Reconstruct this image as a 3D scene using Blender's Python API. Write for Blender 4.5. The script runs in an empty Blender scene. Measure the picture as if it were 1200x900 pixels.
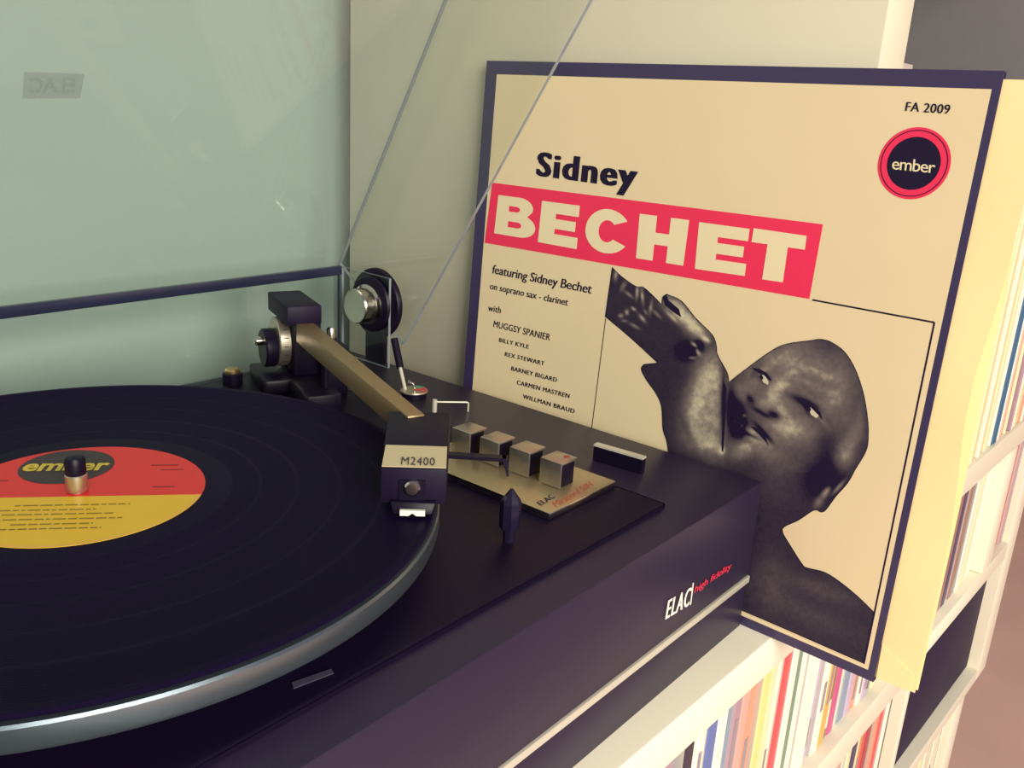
import bpy, bmesh, math, random
from mathutils import Vector, Matrix, noise as mnoise
random.seed(7)
scene = bpy.context.scene
COL = scene.collection

# ------------------------------------------------------------------ camera
F_PX = 1063.03
CAM = Vector((-0.15776, -0.36059, 0.16639))
AZ, EL, ROLL = math.radians(50.9356), math.radians(-17.1203), math.radians(3.346)
DV = Vector((math.cos(EL)*math.sin(AZ), math.cos(EL)*math.cos(AZ), math.sin(EL)))
r0 = Vector((math.cos(AZ), -math.sin(AZ), 0)); u0 = r0.cross(DV)
RV = math.cos(ROLL)*r0 + math.sin(ROLL)*u0
UV = RV.cross(DV)
cam_d = bpy.data.cameras.new('camera'); cam = bpy.data.objects.new('camera', cam_d); COL.objects.link(cam)
m = Matrix((RV, UV, -DV)).transposed().to_4x4(); m.translation = CAM
cam.matrix_world = m
cam_d.sensor_fit = 'HORIZONTAL'; cam_d.sensor_width = 36.0; cam_d.lens = F_PX/1200*36
cam_d.clip_start = 0.01; cam_d.clip_end = 50
scene.camera = cam

# ------------------------------------------------------------------ light
w = bpy.data.worlds.new('world'); scene.world = w; w.use_nodes = True
bg = w.node_tree.nodes['Background']
bg.inputs[0].default_value = (0.53, 0.47, 0.66, 1); bg.inputs[1].default_value = 0.36

def area(name, loc, target, sx, sy, power, col):
    d = bpy.data.lights.new(name, 'AREA'); d.shape = 'RECTANGLE'; d.size = sx; d.size_y = sy
    d.energy = power; d.color = col
    o = bpy.data.objects.new(name, d); COL.objects.link(o); o.location = loc
    o.rotation_euler = (Vector(target)-Vector(loc)).to_track_quat('-Z', 'Y').to_euler()
    return o
area('window_front_left_offscreen', (-0.95, -2.6, 0.85), (0.3, 0.0, -0.05), 1.8, 1.5, 138, (1.0, 0.95, 0.82))

vs = scene.view_settings
vs.view_transform = 'Standard'; vs.look = 'None'; vs.exposure = 0.0; vs.gamma = 1.0; vs.use_curve_mapping = False

# ------------------------------------------------------------------ helpers
def s2l(c):
    return tuple(((x/255)/12.92 if x/255 <= 0.04045 else ((x/255+0.055)/1.055)**2.4) for x in c)

def ray(px, py):
    return DV + RV*((px-600)/F_PX) - UV*((py-450)/F_PX)
def on_plane(px, py, P0, N):
    d = ray(px, py); return CAM + d*((N.dot(P0-CAM))/N.dot(d))
def on_z(px, py, z): return on_plane(px, py, Vector((0, 0, z)), Vector((0, 0, 1)))
def on_y(px, py, y): return on_plane(px, py, Vector((0, y, 0)), Vector((0, 1, 0)))
def on_x(px, py, x): return on_plane(px, py, Vector((x, 0, 0)), Vector((1, 0, 0)))

MATS = {}
def mat(name, rgb, rough=0.5, metal=0.0, coat=0.0, spec=0.5, var=0.06, scale=40.0, bump=0.0, bscale=300.0, srgb=True):
    if name in MATS: return MATS[name]
    mt = bpy.data.materials.new(name); mt.use_nodes = True
    nt = mt.node_tree; b = nt.nodes['Principled BSDF']
    c = s2l(rgb) if srgb else rgb
    tc = nt.nodes.new('ShaderNodeTexCoord')
    nz = nt.nodes.new('ShaderNodeTexNoise'); nz.inputs['Scale'].default_value = scale; nz.inputs['Detail'].default_value = 4
    nt.links.new(tc.outputs['Object'], nz.inputs['Vector'])
    mx = nt.nodes.new('ShaderNodeMix'); mx.data_type = 'RGBA'
    mx.inputs[6].default_value = (*[x*(1-var) for x in c], 1)
    mx.inputs[7].default_value = (*[min(1, x*(1+var)) for x in c], 1)
    nt.links.new(nz.outputs['Fac'], mx.inputs[0]); nt.links.new(mx.outputs[2], b.inputs['Base Color'])
    b.inputs['Roughness'].default_value = rough; b.inputs['Metallic'].default_value = metal
    b.inputs['Specular IOR Level'].default_value = spec; b.inputs['Coat Weight'].default_value = coat
    b.inputs['Coat Roughness'].default_value = 0.15
    if bump:
        n2 = nt.nodes.new('ShaderNodeTexNoise'); n2.inputs['Scale'].default_value = bscale
        nt.links.new(tc.outputs['Object'], n2.inputs['Vector'])
        bp = nt.nodes.new('ShaderNodeBump'); bp.inputs['Strength'].default_value = bump; bp.inputs['Distance'].default_value = 0.0005
        nt.links.new(n2.outputs['Fac'], bp.inputs['Height']); nt.links.new(bp.outputs['Normal'], b.inputs['Normal'])
    MATS[name] = mt
    return mt

def acrylic(name, tint, ior=1.45, haze=0.0):
    mt = bpy.data.materials.new(name); mt.use_nodes = True; nt = mt.node_tree
    for n in list(nt.nodes): nt.nodes.remove(n)
    out = nt.nodes.new('ShaderNodeOutputMaterial'); tr = nt.nodes.new('ShaderNodeBsdfTransparent')
    gl = nt.nodes.new('ShaderNodeBsdfGlossy'); gl.inputs['Roughness'].default_value = 0.03
    fr = nt.nodes.new('ShaderNodeFresnel'); fr.inputs['IOR'].default_value = ior
    tc = nt.nodes.new('ShaderNodeTexCoord'); nz = nt.nodes.new('ShaderNodeTexNoise'); nz.inputs['Scale'].default_value = 6
    nt.links.new(tc.outputs['Object'], nz.inputs['Vector'])
    mxc = nt.nodes.new('ShaderNodeMix'); mxc.data_type = 'RGBA'
    mxc.inputs[6].default_value = (*tint, 1); mxc.inputs[7].default_value = (*[min(1, t*1.02) for t in tint], 1)
    nt.links.new(nz.outputs['Fac'], mxc.inputs[0]); nt.links.new(mxc.outputs[2], tr.inputs['Color'])
    mx = nt.nodes.new('ShaderNodeMixShader')
    ge = nt.nodes.new('ShaderNodeNewGeometry'); mi = nt.nodes.new('ShaderNodeMix'); mi.inputs[2].default_value = ior; mi.inputs[3].default_value = 1/ior
    nt.links.new(ge.outputs['Backfacing'], mi.inputs[0]); nt.links.new(mi.outputs[0], fr.inputs['IOR'])   # same reflectance on both faces of the thin sheet
    nt.links.new(fr.outputs[0], mx.inputs[0]); nt.links.new(tr.outputs[0], mx.inputs[1]); nt.links.new(gl.outputs[0], mx.inputs[2])
    last = mx
    if haze:
        df = nt.nodes.new('ShaderNodeBsdfDiffuse'); df.inputs['Color'].default_value = (0.72, 0.72, 0.70, 1)
        m2 = nt.nodes.new('ShaderNodeMixShader'); m2.inputs[0].default_value = haze
        nt.links.new(mx.outputs[0], m2.inputs[1]); nt.links.new(df.outputs[0], m2.inputs[2]); last = m2
    nt.links.new(last.outputs[0], out.inputs['Surface'])
    return mt

def vcol_mat(name, rough):
    mt = bpy.data.materials.new(name); mt.use_nodes = True; nt = mt.node_tree
    b = nt.nodes['Principled BSDF']; b.inputs['Roughness'].default_value = rough; b.inputs['Specular IOR Level'].default_value = 0.15
    at = nt.nodes.new('ShaderNodeAttribute'); at.attribute_name = 'tone'
    nt.links.new(at.outputs['Color'], b.inputs['Base Color'])
    return mt

def link(name, me, mats, parent=None, smooth=None):
    o = bpy.data.objects.new(name, me); COL.objects.link(o)
    if mats is not None:
        for mm in (mats if isinstance(mats, (list, tuple)) else [mats]): me.materials.append(mm)
    if parent is not None: o.parent = parent
    if smooth is not None:
        for f in me.polygons: f.use_smooth = True
        try: me.set_sharp_from_angle(angle=math.radians(smooth))
        except Exception: pass
    return o
def from_bm(name, bm, mats, parent=None, origin=None, smooth=None):
    if origin is not None: bmesh.ops.translate(bm, verts=bm.verts, vec=-Vector(origin))
    bmesh.ops.recalc_face_normals(bm, faces=bm.faces)
    me = bpy.data.meshes.new(name); bm.to_mesh(me); bm.free()
    return link(name, me, mats, parent, smooth)
def add_box(bm, x0, x1, y0, y1, z0, z1, bev=0.0, seg=2):
    r = bmesh.ops.create_cube(bm, size=1.0); vv = r['verts']
    for v in vv:
        v.co = Vector(((x0+x1)/2+v.co.x*(x1-x0), (y0+y1)/2+v.co.y*(y1-y0), (z0+z1)/2+v.co.z*(z1-z0)))
    if bev:
        es = list({e for v in vv for e in v.link_edges})
        bmesh.ops.bevel(bm, geom=es, offset=bev, segments=seg, affect='EDGES', profile=0.5)
def box(name, x0, x1, y0, y1, z0, z1, mt, parent=None, origin=None, bev=0.0, seg=2):
    bm = bmesh.new(); add_box(bm, x0, x1, y0, y1, z0, z1, bev, seg)
    return from_bm(name, bm, mt, parent, origin, 40 if bev else None)
def add_hull_prism(bm, pts_a, pts_b):
    """two matching loops joined into a closed prism"""
    a = [bm.verts.new(p) for p in pts_a]; b = [bm.verts.new(p) for p in pts_b]
    n = len(a)
    bm.faces.new(a); bm.faces.new(list(reversed(b)))
    for i in range(n):
        bm.faces.new((a[i], b[i], b[(i+1) % n], a[(i+1) % n]))
def add_lathe(bm, prof, center, axis=(0, 0, 1), n=48):
    ax = Vector(axis).normalized(); t = Vector((1, 0, 0)) if abs(ax.x) < 0.8 else Vector((0, 1, 0))
    e1 = ax.cross(t).normalized(); e2 = ax.cross(e1)
    rings = []
    for (r, h) in prof:
        if r < 1e-6: rings.append([bm.verts.new(Vector(center)+ax*h)])
        else: rings.append([bm.verts.new(Vector(center)+ax*h+e1*(r*math.cos(2*math.pi*i/n))+e2*(r*math.sin(2*math.pi*i/n))) for i in range(n)])
    for a, b in zip(rings, rings[1:]):
        for i in range(n):
            j = (i+1) % n
            if len(a) == 1: bm.faces.new((a[0], b[i], b[j]))
            elif len(b) == 1: bm.faces.new((a[i], b[0], a[j]))
            else: bm.faces.new((a[i], b[i], b[j], a[j]))
def lathe(name, prof, center, mt, parent=None, origin=None, axis=(0, 0, 1), n=48, smooth=35):
    bm = bmesh.new(); add_lathe(bm, prof, center, axis, n)
    return from_bm(name, bm, mt, parent, origin, smooth)
def add_tube(bm, pts, r, n=10):
    pts = [Vector(p) for p in pts]; rings = []
    for i, p in enumerate(pts):
        d = (pts[min(i+1, len(pts)-1)]-pts[max(i-1, 0)]).normalized()
        t = Vector((0, 0, 1)) if abs(d.z) < 0.9 else Vector((1, 0, 0))
        e1 = d.cross(t).normalized(); e2 = d.cross(e1)
        rings.append([bm.verts.new(p+e1*(r*math.cos(2*math.pi*k/n))+e2*(r*math.sin(2*math.pi*k/n))) for k in range(n)])
    for a, b in zip(rings, rings[1:]):
        for k in range(n): bm.faces.new((a[k], b[k], b[(k+1) % n], a[(k+1) % n]))
    bm.faces.new(list(reversed(rings[0]))); bm.faces.new(rings[-1])
def tube(name, pts, r, mt, parent=None, origin=None, n=10):
    bm = bmesh.new(); add_tube(bm, pts, r, n); return from_bm(name, bm, mt, parent, origin, 50)
def thing(name, label, cat, loc=(0, 0, 0), rotz=0.0, group=None):
    o = bpy.data.objects.new(name, None); COL.objects.link(o); o.empty_display_size = 0.05
    o.location = loc; o.rotation_euler = (0, 0, rotz); tag(o, label, cat, group)
    return o
def tag(o, label=None, cat=None, group=None, kind=None):
    if label: o['label'] = label
    if cat: o['category'] = cat
    if group: o['group'] = group
    if kind: o['kind'] = kind
    return o

def text_mesh(txt, bold=0.0, size=1.0, spacing=1.0):
    cu = bpy.data.curves.new('t', 'FONT'); cu.body = txt; cu.size = size; cu.offset = bold; cu.space_character = spacing
    cu.resolution_u = 3
    ob = bpy.data.objects.new('t', cu); COL.objects.link(ob)
    dg = bpy.context.evaluated_depsgraph_get(); dg.update()
    me = bpy.data.meshes.new_from_object(ob.evaluated_get(dg), depsgraph=dg)
    V = [tuple(v.co) for v in me.vertices]; Fc = [tuple(p.vertices) for p in me.polygons]
    bpy.data.objects.remove(ob); bpy.data.curves.remove(cu); bpy.data.meshes.remove(me)
    return V, Fc
def text_on(name, txt, bl, br, tl, n_off, mt, parent, origin, bold=0.0, spacing=1.0, mirror=False, faux=()):
    """text whose baseline runs bl->br and whose capital/ascender height is bl->tl (world points)"""
    V, Fc = text_mesh(txt, bold, 1.0, spacing)
    V0, F0 = list(V), list(Fc)
    for kk, dx in enumerate(faux):      # heavier strokes: shifted copies, each a hair further out
        n0 = len(V); V += [(v[0]+dx, v[1], kk+1.0) for v in V0]; Fc += [tuple(i+n0 for i in f) for f in F0]
    x0 = min(v[0] for v in V); x1 = max(v[0] for v in V)
    H = 0.73
    bl = Vector(bl); ex = Vector(br)-bl; ey = Vector(tl)-bl
    bm = bmesh.new()
    vs_ = []
    for v in V:
        s = (v[0]-x0)/(x1-x0)
        if mirror: s = 1-s
        vs_.append(bm.verts.new(bl+ex*s+ey*(v[1]/H)+n_off*(1+0.12*v[2])))
    for f in Fc:
        try: bm.faces.new([vs_[i] for i in f])
        except ValueError: pass
    me = bpy.data.meshes.new(name); bmesh.ops.translate(bm, verts=bm.verts, vec=-Vector(origin)); bm.to_mesh(me); bm.free()
    return link(name, me, mt, parent)

# ------------------------------------------------------------------ materials
M_black = mat('matte_black_paint', (24, 15, 40), rough=0.5, spec=0.16, var=0.12, scale=25, bump=0.06, bscale=900)
M_deck = mat('deck_black_lacquer', (19, 11, 34), rough=0.45, spec=0.14, var=0.1, scale=20, bump=0.05, bscale=1200)
M_blackpl = mat('black_plastic', (17, 10, 30), rough=0.4, spec=0.2, var=0.1)
M_grey_front = mat('plinth_charcoal_vinyl', (40, 31, 54), rough=0.42, spec=0.35, var=0.1, scale=60, bump=0.1, bscale=700)
M_white = mat('white_shelf_foil', (238, 231, 208), rough=0.35, var=0.02, scale=8)
M_trim = mat('silver_trim', (214, 208, 190), rough=0.3, metal=0.35, var=0.03)
M_chrome = mat('chrome', (205, 198, 186), rough=0.18, metal=1.0, var=0.05)
M_brush = mat('brushed_aluminium', (196, 186, 168), rough=0.34, metal=0.9, var=0.12, scale=90)
M_plate = mat('champagne_plate', (186, 168, 132), rough=0.3, metal=0.75, var=0.05)
M_btn = mat('button_silver', (186, 176, 164), rough=0.28, metal=0.9, var=0.08)
M_arm_top = mat('arm_bronze', (150, 124, 90), rough=0.42, metal=0.5, var=0.06)
M_platter = mat('platter_rim_metal', (120, 132, 140), rough=0.28, metal=0.85, var=0.06)
M_paper_y = mat('sticker_cream', (206, 190, 150), rough=0.5, var=0.04)
M_white_print = mat('white_print', (232, 228, 215), rough=0.5, var=0.02)
M_red_print = mat('red_print', (206, 44, 74), rough=0.5, var=0.03)
M_edge = mat('acrylic_edge', (36, 38, 62), rough=0.25, var=0.1)
M_edge_lt = mat('acrylic_edge_pale', (128, 134, 140), rough=0.2, var=0.08)
M_acr = acrylic('clear_acrylic', (0.97, 0.985, 0.975))
M_acr_top = acrylic('clear_acrylic_dusty', (0.95, 0.975, 0.96), haze=0.07)

# ------------------------------------------------------------------ setting
WALL_Y = 0.243
M_wall = mat('wall_pale_green', (152, 169, 160), rough=0.75, var=0.03, scale=3, bump=0.1, bscale=160)
M_floor = mat('floor_pink_brown', (226, 184, 170), rough=0.6, var=0.12, scale=6)
o = box('wall_back', -2.6, 3.2, WALL_Y, WALL_Y+0.1, -0.95, 1.75, M_wall); tag(o, kind='structure')
o = box('floor', -2.6, 3.2, -3.2, WALL_Y, -1.0, -0.95, M_floor); tag(o, kind='structure')
M_wallr = mat('wall_warm', (214, 176, 160), rough=0.8, var=0.03, scale=3)
o = box('wall_right', 3.2, 3.3, -3.2, WALL_Y, -0.95, 1.75, M_wallr); tag(o, kind='structure')

# ------------------------------------------------------------------ shelf unit (local u,v,z)
SH_O = (0.24, -0.1915, 0.0); SH_R = math.radians(-1.5)
shelf = thing('shelf_unit', 'long white shelf unit carrying the turntable, with a tall bay on the right', 'shelf', (SH_O[0], SH_O[1], -0.95), SH_R)
ZB = 0.95
SU = Vector((math.cos(SH_R), math.sin(SH_R), 0)); SV = Vector((-math.sin(SH_R), math.cos(SH_R), 0))
def sh_world(u, v, z): return Vector((SH_O[0], SH_O[1], 0))+SU*u+SV*v+Vector((0, 0, z))
def board(name, u0, u1, v0, v1, z0, z1, mt=M_white, bev=0.0012):
    return box(name, u0, u1, v0, v1, z0+ZB, z1+ZB, mt, shelf, None, bev)
U0 = -0.62; UD0, UD1 = 0.398, 0.409; UR0, UR1 = 0.714, 0.755
VB = 0.385
board('top_board', U0, UR0-0.0005, 0, VB, -0.1465, -0.120)
board('shelf_board', U0, UD0-0.0005, 0, VB, -0.312, -0.285)
board('shelf_board', UD1+0.0005, UR0-0.0005, 0, VB, -0.306, -0.285)
board('bottom_board', U0, UR0-0.0005, 0, VB, -0.472, -0.456)
tall = board('side_panel', 0.080, 0.114, 0, 0.41, -0.1195, 0.62, mat('side_panel_cream', (212, 204, 180), rough=0.45, var=0.03, scale=6))
board('side_panel', UR0, UR1, 0, 0.41, -0.472, 0.62)
board('divider', UD0, UD1, 0, VB, -0.4555, -0.147)
board('divider', 0.604, 0.640, 0, VB, -0.2845, -0.147)
board('upper_board', 0.1145, UR0-0.0005, 0, VB, 0.372, 0.398)
board('upper_board', 0.1145, UR0-0.0005, 0, VB, 0.594, 0.62)
board('side_panel', U0-0.03, U0-0.0005, 0, VB, -0.472, -0.120)
board('back_panel', 0.1145, UR0-0.0005, VB-0.008, VB, -0.1195, 0.3715, M_white, 0)
board('back_panel', U0, UR0-0.0005, VB+0.0005, VB+0.008, -0.455, -0.147, M_white, 0)
# lower part, set back a little
board('side_panel', UR0, UR1, 0.014, 0.40, -0.95, -0.4725)
board('divider', UD0, UD1, 0.014, VB, -0.95, -0.4725)
board('bottom_board', UD1+0.0005, UR0-0.0005, 0.014, VB, -0.95, -0.93)
board('shelf_board', UD1+0.0005, UR0-0.0005, 0.014, VB, -0.648, -0.622)
board('back_panel', U0, UR0-0.0005, VB+0.0005, VB+0.008, -0.95, -0.4725, M_white, 0)
board('side_panel', U0-0.03, U0-0.0005, 0.014, VB, -0.95, -0.4725)
board('bottom_board', U0, UD0-0.0005, 0.014, VB, -0.95, -0.93)

# ------------------------------------------------------------------ discs and records on the shelves
PAL = {
 'white': (238, 234, 215), 'cream': (232, 220, 176), 'pale yellow': (226, 214, 140), 'blue': (94, 112, 168),
 'grey': (150, 148, 148), 'mauve': (168, 138, 152), 'salmon': (222, 148, 122), 'red': (214, 78, 84), 'bright red': (230, 62, 76),
 'green': (120, 146, 124), 'lavender': (190, 170, 196), 'orange': (228, 170, 86), 'magenta': (196, 84, 130),
 'brown': (150, 112, 98), 'navy': (62, 56, 92), 'steel blue': (132, 150, 170), 'dark red': (164, 60, 66),
 'ochre': (196, 150, 84), 'black': (52, 44, 60), 'dusty pink': (206, 164, 150), 'teal blue': (58, 98, 132), 'tan': (214, 180, 140)}
def pal(c): return mat('spine_'+c.replace(' ', '_'), PAL[c], rough=0.32, var=0.1, scale=120)
M_case = mat('case_plastic', (206, 202, 190), rough=0.25, var=0.05)
M_ink = mat('spine_ink', (150, 138, 140), rough=0.5, var=0.05)
M_ink2 = mat('spine_ink_pale', (232, 224, 200), rough=0.5, var=0.05)
CACHE = {}
def spine_mesh(w_, d_, h_, col, kind):
    key = (kind, round(w_, 4), col)
    if key in CACHE: return CACHE[key]
    bm = bmesh.new(); add_box(bm, 0, w_, 0, d_, 0, h_, min(0.0009, w_*0.2), 1)
    bmesh.ops.recalc_face_normals(bm, faces=bm.faces)
    for f in bm.faces: f.material_index = 0 if (f.normal.y < -0.5 or kind == 'record') else 1
    me = bpy.data.meshes.new(kind+'_body'); bm.to_mesh(me); bm.free()
    me.materials.append(pal(col)); me.materials.append(M_case)
    CACHE[key] = me
    return me
def ink_mesh(w_, h_, a, b, pale):
    key = ('ink', round(w_, 4), round(h_, 3), a, b, pale)
    if key in CACHE: return CACHE[key]
    bm = bmesh.new(); add_box(bm, w_*0.3, w_*0.7, -0.0002, 0.0001, h_*a, h_*b)
    me = bpy.data.meshes.new('spine_print'); bm.to_mesh(me); bm.free(); me.materials.append(M_ink2 if pale else M_ink)
    CACHE[key] = me
    return me
DARK = {'blue', 'navy', 'brown', 'dark red', 'black', 'teal blue', 'red', 'bright red', 'magenta'}
USED = {}
def put_spines(seq, u, zb, v, kind, noun, where, h_, d_, wmin, wmax, umax=None, lean=0.0, prints=True):
    row = []
    for col in seq:
        w_ = random.choice([wmin, (wmin+wmax)/2, wmax]) if wmax > wmin else wmin
        if umax is not None and u+w_ > umax: break
        row.append((col, w_, u)); u += w_+0.0003
    cols = [r[0] for r in row]
    for k, (col, w_, uu) in enumerate(row):
        name = 'cd_case' if kind == 'cd' else 'record_sleeve'
        o = bpy.data.objects.new(name, spine_mesh(w_, d_, h_, col, 'cd' if kind == 'cd' else 'record')); COL.objects.link(o)
        dv = random.uniform(0, 0.004)
        o.location = sh_world(uu, v+dv, zb+0.0002); o.rotation_euler = (0, lean, SH_R)
        if cols.count(col) == 1: lab = f'only {col} {noun} {where}'
        elif k == 0: lab = f'{col} {noun} next to a {cols[1]} one, first {where}'
        elif k == len(row)-1: lab = f'{col} {noun} next to a {cols[-2]} one, last {where}'
        else: lab = f'{col} {noun} between {cols[k-1]} and {cols[k+1]} ones {where}'
        tag(o, lab, 'cd' if kind == 'cd' else 'record', f'{noun}s {where}')
        if prints and random.random() < 0.35:
            a = random.choice([0.08, 0.3, 0.5]); b = a+random.choice([0.2, 0.35])
            q = bpy.data.objects.new('spine_print', ink_mesh(w_, h_, a, b, col in DARK)); COL.objects.link(q); q.parent = o
    return u
seqA = ['cream', 'white', 'grey', 'navy', 'white', 'dusty pink', 'black', 'white', 'salmon', 'cream', 'mauve', 'grey', 'black',
        'white', 'white', 'blue', 'white', 'steel blue', 'mauve', 'dusty pink', 'salmon', 'pale yellow', 'cream', 'white', 'red', 'white', 'green',
        'white', 'white', 'white', 'lavender', 'white', 'orange', 'brown', 'magenta', 'white', 'steel blue', 'lavender', 'salmon', 'white', 'lavender', 'navy',
        'cream', 'white', 'cream', 'white', 'cream']
put_spines(seqA, -0.142, -0.285, 0.008, 'cd', 'CD case', 'under the turntable board', 0.125, 0.14, 0.0095, 0.0118, umax=0.397)
seqB = ['white', 'grey', 'cream', 'mauve', 'white', 'brown', 'dusty pink', 'white', 'cream', 'navy', 'cream', 'ochre', 'red', 'dark red', 'salmon', 'bright red', 'bright red', 'white', 'black', 'white']
put_spines(seqB, 0.200, -0.456, 0.006, 'cd', 'CD case', 'beside the black box', 0.1405, 0.13, 0.0088, 0.0105, umax=0.3975)
seqC = ['white', 'cream', 'white', 'brown', 'mauve', 'brown', 'dusty pink', 'brown', 'navy', 'mauve', 'brown', 'grey', 'white', 'white', 'cream', 'white', 'white', 'white', 'white', 'white']
put_spines(seqC, 0.4105, -0.285, 0.008, 'cd', 'CD case', 'above the black box', 0.125, 0.14, 0.0098, 0.0108, umax=0.6035, prints=False)
put_spines(['dark red', 'red', 'dark red', 'brown', 'red', 'mauve'], 0.6415, -0.285, 0.006, 'cd', 'CD case', 'in the narrow end compartment', 0.125, 0.14, 0.0108, 0.0112, umax=0.7135, prints=False)
put_spines(['cream', 'white', 'tan', 'cream', 'white', 'cream', 'tan', 'white', 'red', 'cream', 'white', 'cream', 'tan', 'white', 'white', 'cream', 'white', 'cream', 'white', 'tan', 'cream', 'white', 'cream', 'white', 'cream', 'white'],
           0.4105, -0.622, 0.016, 'cd', 'CD case', 'below the black box', 0.125, 0.14, 0.0105, 0.0115, umax=0.713)
seqL = ['white', 'cream', 'tan', 'black', 'cream', 'navy', 'white', 'cream', 'brown', 'white', 'orange', 'cream', 'white', 'green', 'tan', 'white', 'cream', 'mauve', 'white', 'black']
bs = thing('box_set', 'silver grey record box set standing against the tall side panel', 'box set', sh_world(0.1310, 0.006, -0.1198), SH_R)
M_bs = mat('box_set_silver', (214, 208, 196), rough=0.3, metal=0.3, var=0.08)
box('slipcase', -0.0145, 0.0145, 0.002, 0.315, 0, 0.3195, M_bs, bs, None, 0.001)
box('spine_panel', -0.0140, 0.0140, 0.0, 0.0018, 0.0005, 0.3190, mat('box_set_spine', (176, 168, 160), rough=0.4), bs, None, 0.0006)
u = put_spines([random.choice(seqL) for _ in range(60)], 0.1460, -0.120, 0.004, 'lp', 'LP sleeve', 'in the tall bay behind the album', 0.315, 0.315, 0.0048, 0.006, umax=0.425, prints=False)
seqL2 = ['white', 'white', 'pale yellow', 'cream', 'steel blue', 'white', 'cream', 'white', 'tan', 'cream', 'white', 'cream', 'white', 'orange', 'cream', 'white', 'pale yellow', 'cream', 'white', 'teal blue', 'teal blue',
         'cream', 'white', 'dusty pink', 'cream', 'lavender', 'white', 'cream', 'tan', 'white', 'mauve', 'white', 'tan', 'cream', 'dusty pink', 'white', 'cream', 'salmon', 'white', 'green', 'cream', 'tan', 'cream', 'white', 'grey', 'white']
put_spines(seqL2, u, -0.120, 0.002, 'lp', 'LP sleeve', 'beside the tan inner sleeve', 0.315, 0.315, 0.0045, 0.006, umax=0.665, prints=False)

bf = thing('shade_block', 'tall dark grey block added to shade the bay past the LP row', 'shade block', sh_world(0.6900, 0.004, -0.1198), SH_R)  # added block, stands in for the shaded interior above the LPs
M_bf = mat('shade_block_grey', (112, 110, 116), rough=0.6, spec=0.2, var=0.06)
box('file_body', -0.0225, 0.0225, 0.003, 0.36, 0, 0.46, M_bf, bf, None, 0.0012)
box('shade_block_front', -0.0230, 0.0230, 0.0, 0.0028, 0.0005, 0.4595, M_bf, bf, None, 0.0008)
bb = thing('black_box', 'plain black box filling the compartment under the brown CD spines', 'box', sh_world(0.57, 0.012, -0.4555), SH_R)
M_bbox = mat('black_box_board', (38, 30, 56), rough=0.6, spec=0.2, var=0.08)
box('box_body', -0.1585, 0.140, 0.004, 0.3, 0, 0.1475, M_bbox, bb, None, 0.001)
box('box_front', -0.1592, 0.1407, 0.0, 0.0038, 0.0005, 0.147, M_bbox, bb, None, 0.0012)
o = lathe('pull_knob', [(0, -0.006), (0.003, -0.0055), (0.004, -0.003), (0.002, 0), (0.002, 0.002)], (-0.148, 0.0, 0.115), M_blackpl, bb, None, (0, 1, 0), 16)

# ------------------------------------------------------------------ turntable
XR, YF, YB, ZP, ZF = 0.2993, -0.1745, 0.181, -0.0274, -0.120
XL = -0.19
TT = (0.055, 0.003, ZF)
tt = thing('turntable', 'black hi-fi turntable with chrome buttons and a raised clear lid', 'turntable', TT)
plinth = box('plinth', XL, XR, YF, YB, -0.0862, ZP, M_grey_front, tt, TT, 0.0012)
box('plinth_base', XL+0.0006, XR-0.0006, YF+0.0006, YB-0.0006, ZF+0.0002, -0.0908, M_grey_front, tt, TT, 0.0008)
o = box('trim_strip', XL-0.0004, XR+0.0001, YF-0.0008, YB+0.0005, -0.0907, -0.0863, M_trim, tt, TT, 0.0006); o['label'] = 'thin silver trim line'
# logo on the front
def front(px, py): return on_y(px, py, YF-0.0004)
nf = Vector((0, -0.0002, 0))
def p3(bl, br, tl, fn): return fn(*bl), fn(*br), fn(*tl)
o = text_on('logo_lettering', 'ELAC', *p3((779, 726), (807, 709), (783, 702), front), nf, M_white_print, plinth, TT, 0.0, 1.16, False, (0.04, 0.08)); o['label'] = 'white ELAC lettering'
a, b_ = front(808.5, 709), front(811, 684)
bm = bmesh.new(); add_box(bm, a.x, a.x+0.0009, YF-0.0006, YF-0.0003, a.z, b_.z); from_bm('logo_bar', bm, M_white_print, plinth, TT)
o = text_on('logo_script', 'high fidelity', *p3((813, 695), (856, 666), (815, 686), front), nf, M_red_print, plinth, TT, 0.0, 0.95, False, (0.03,)); o['label'] = 'red script lettering'
# shear the script a little
# deck
ZD = -0.0246
deck = box('deck_plate', -0.150, 0.2268, -0.1552, 0.166, ZP+0.0001, ZD, M_deck, tt, TT, 0.0024, 3)
M_gray_tab = mat('grey_tab', (72, 68, 88), rough=0.4)
pa, pb, pc, pd = [on_z(*q, ZD) for q in ((344, 808), (342, 801), (388, 785), (391, 790))]
bm = bmesh.new(); add_hull_prism(bm, [Vector((q.x, q.y, ZD+0.0002)) for q in (pa, pb, pc, pd)], [Vector((q.x, q.y, ZD+0.0005)) for q in (pa, pb, pc, pd)])
from_bm('deck_tab', bm, M_gray_tab, tt, TT)  # thin grey rectangle lying on the deck near its front edge
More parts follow.
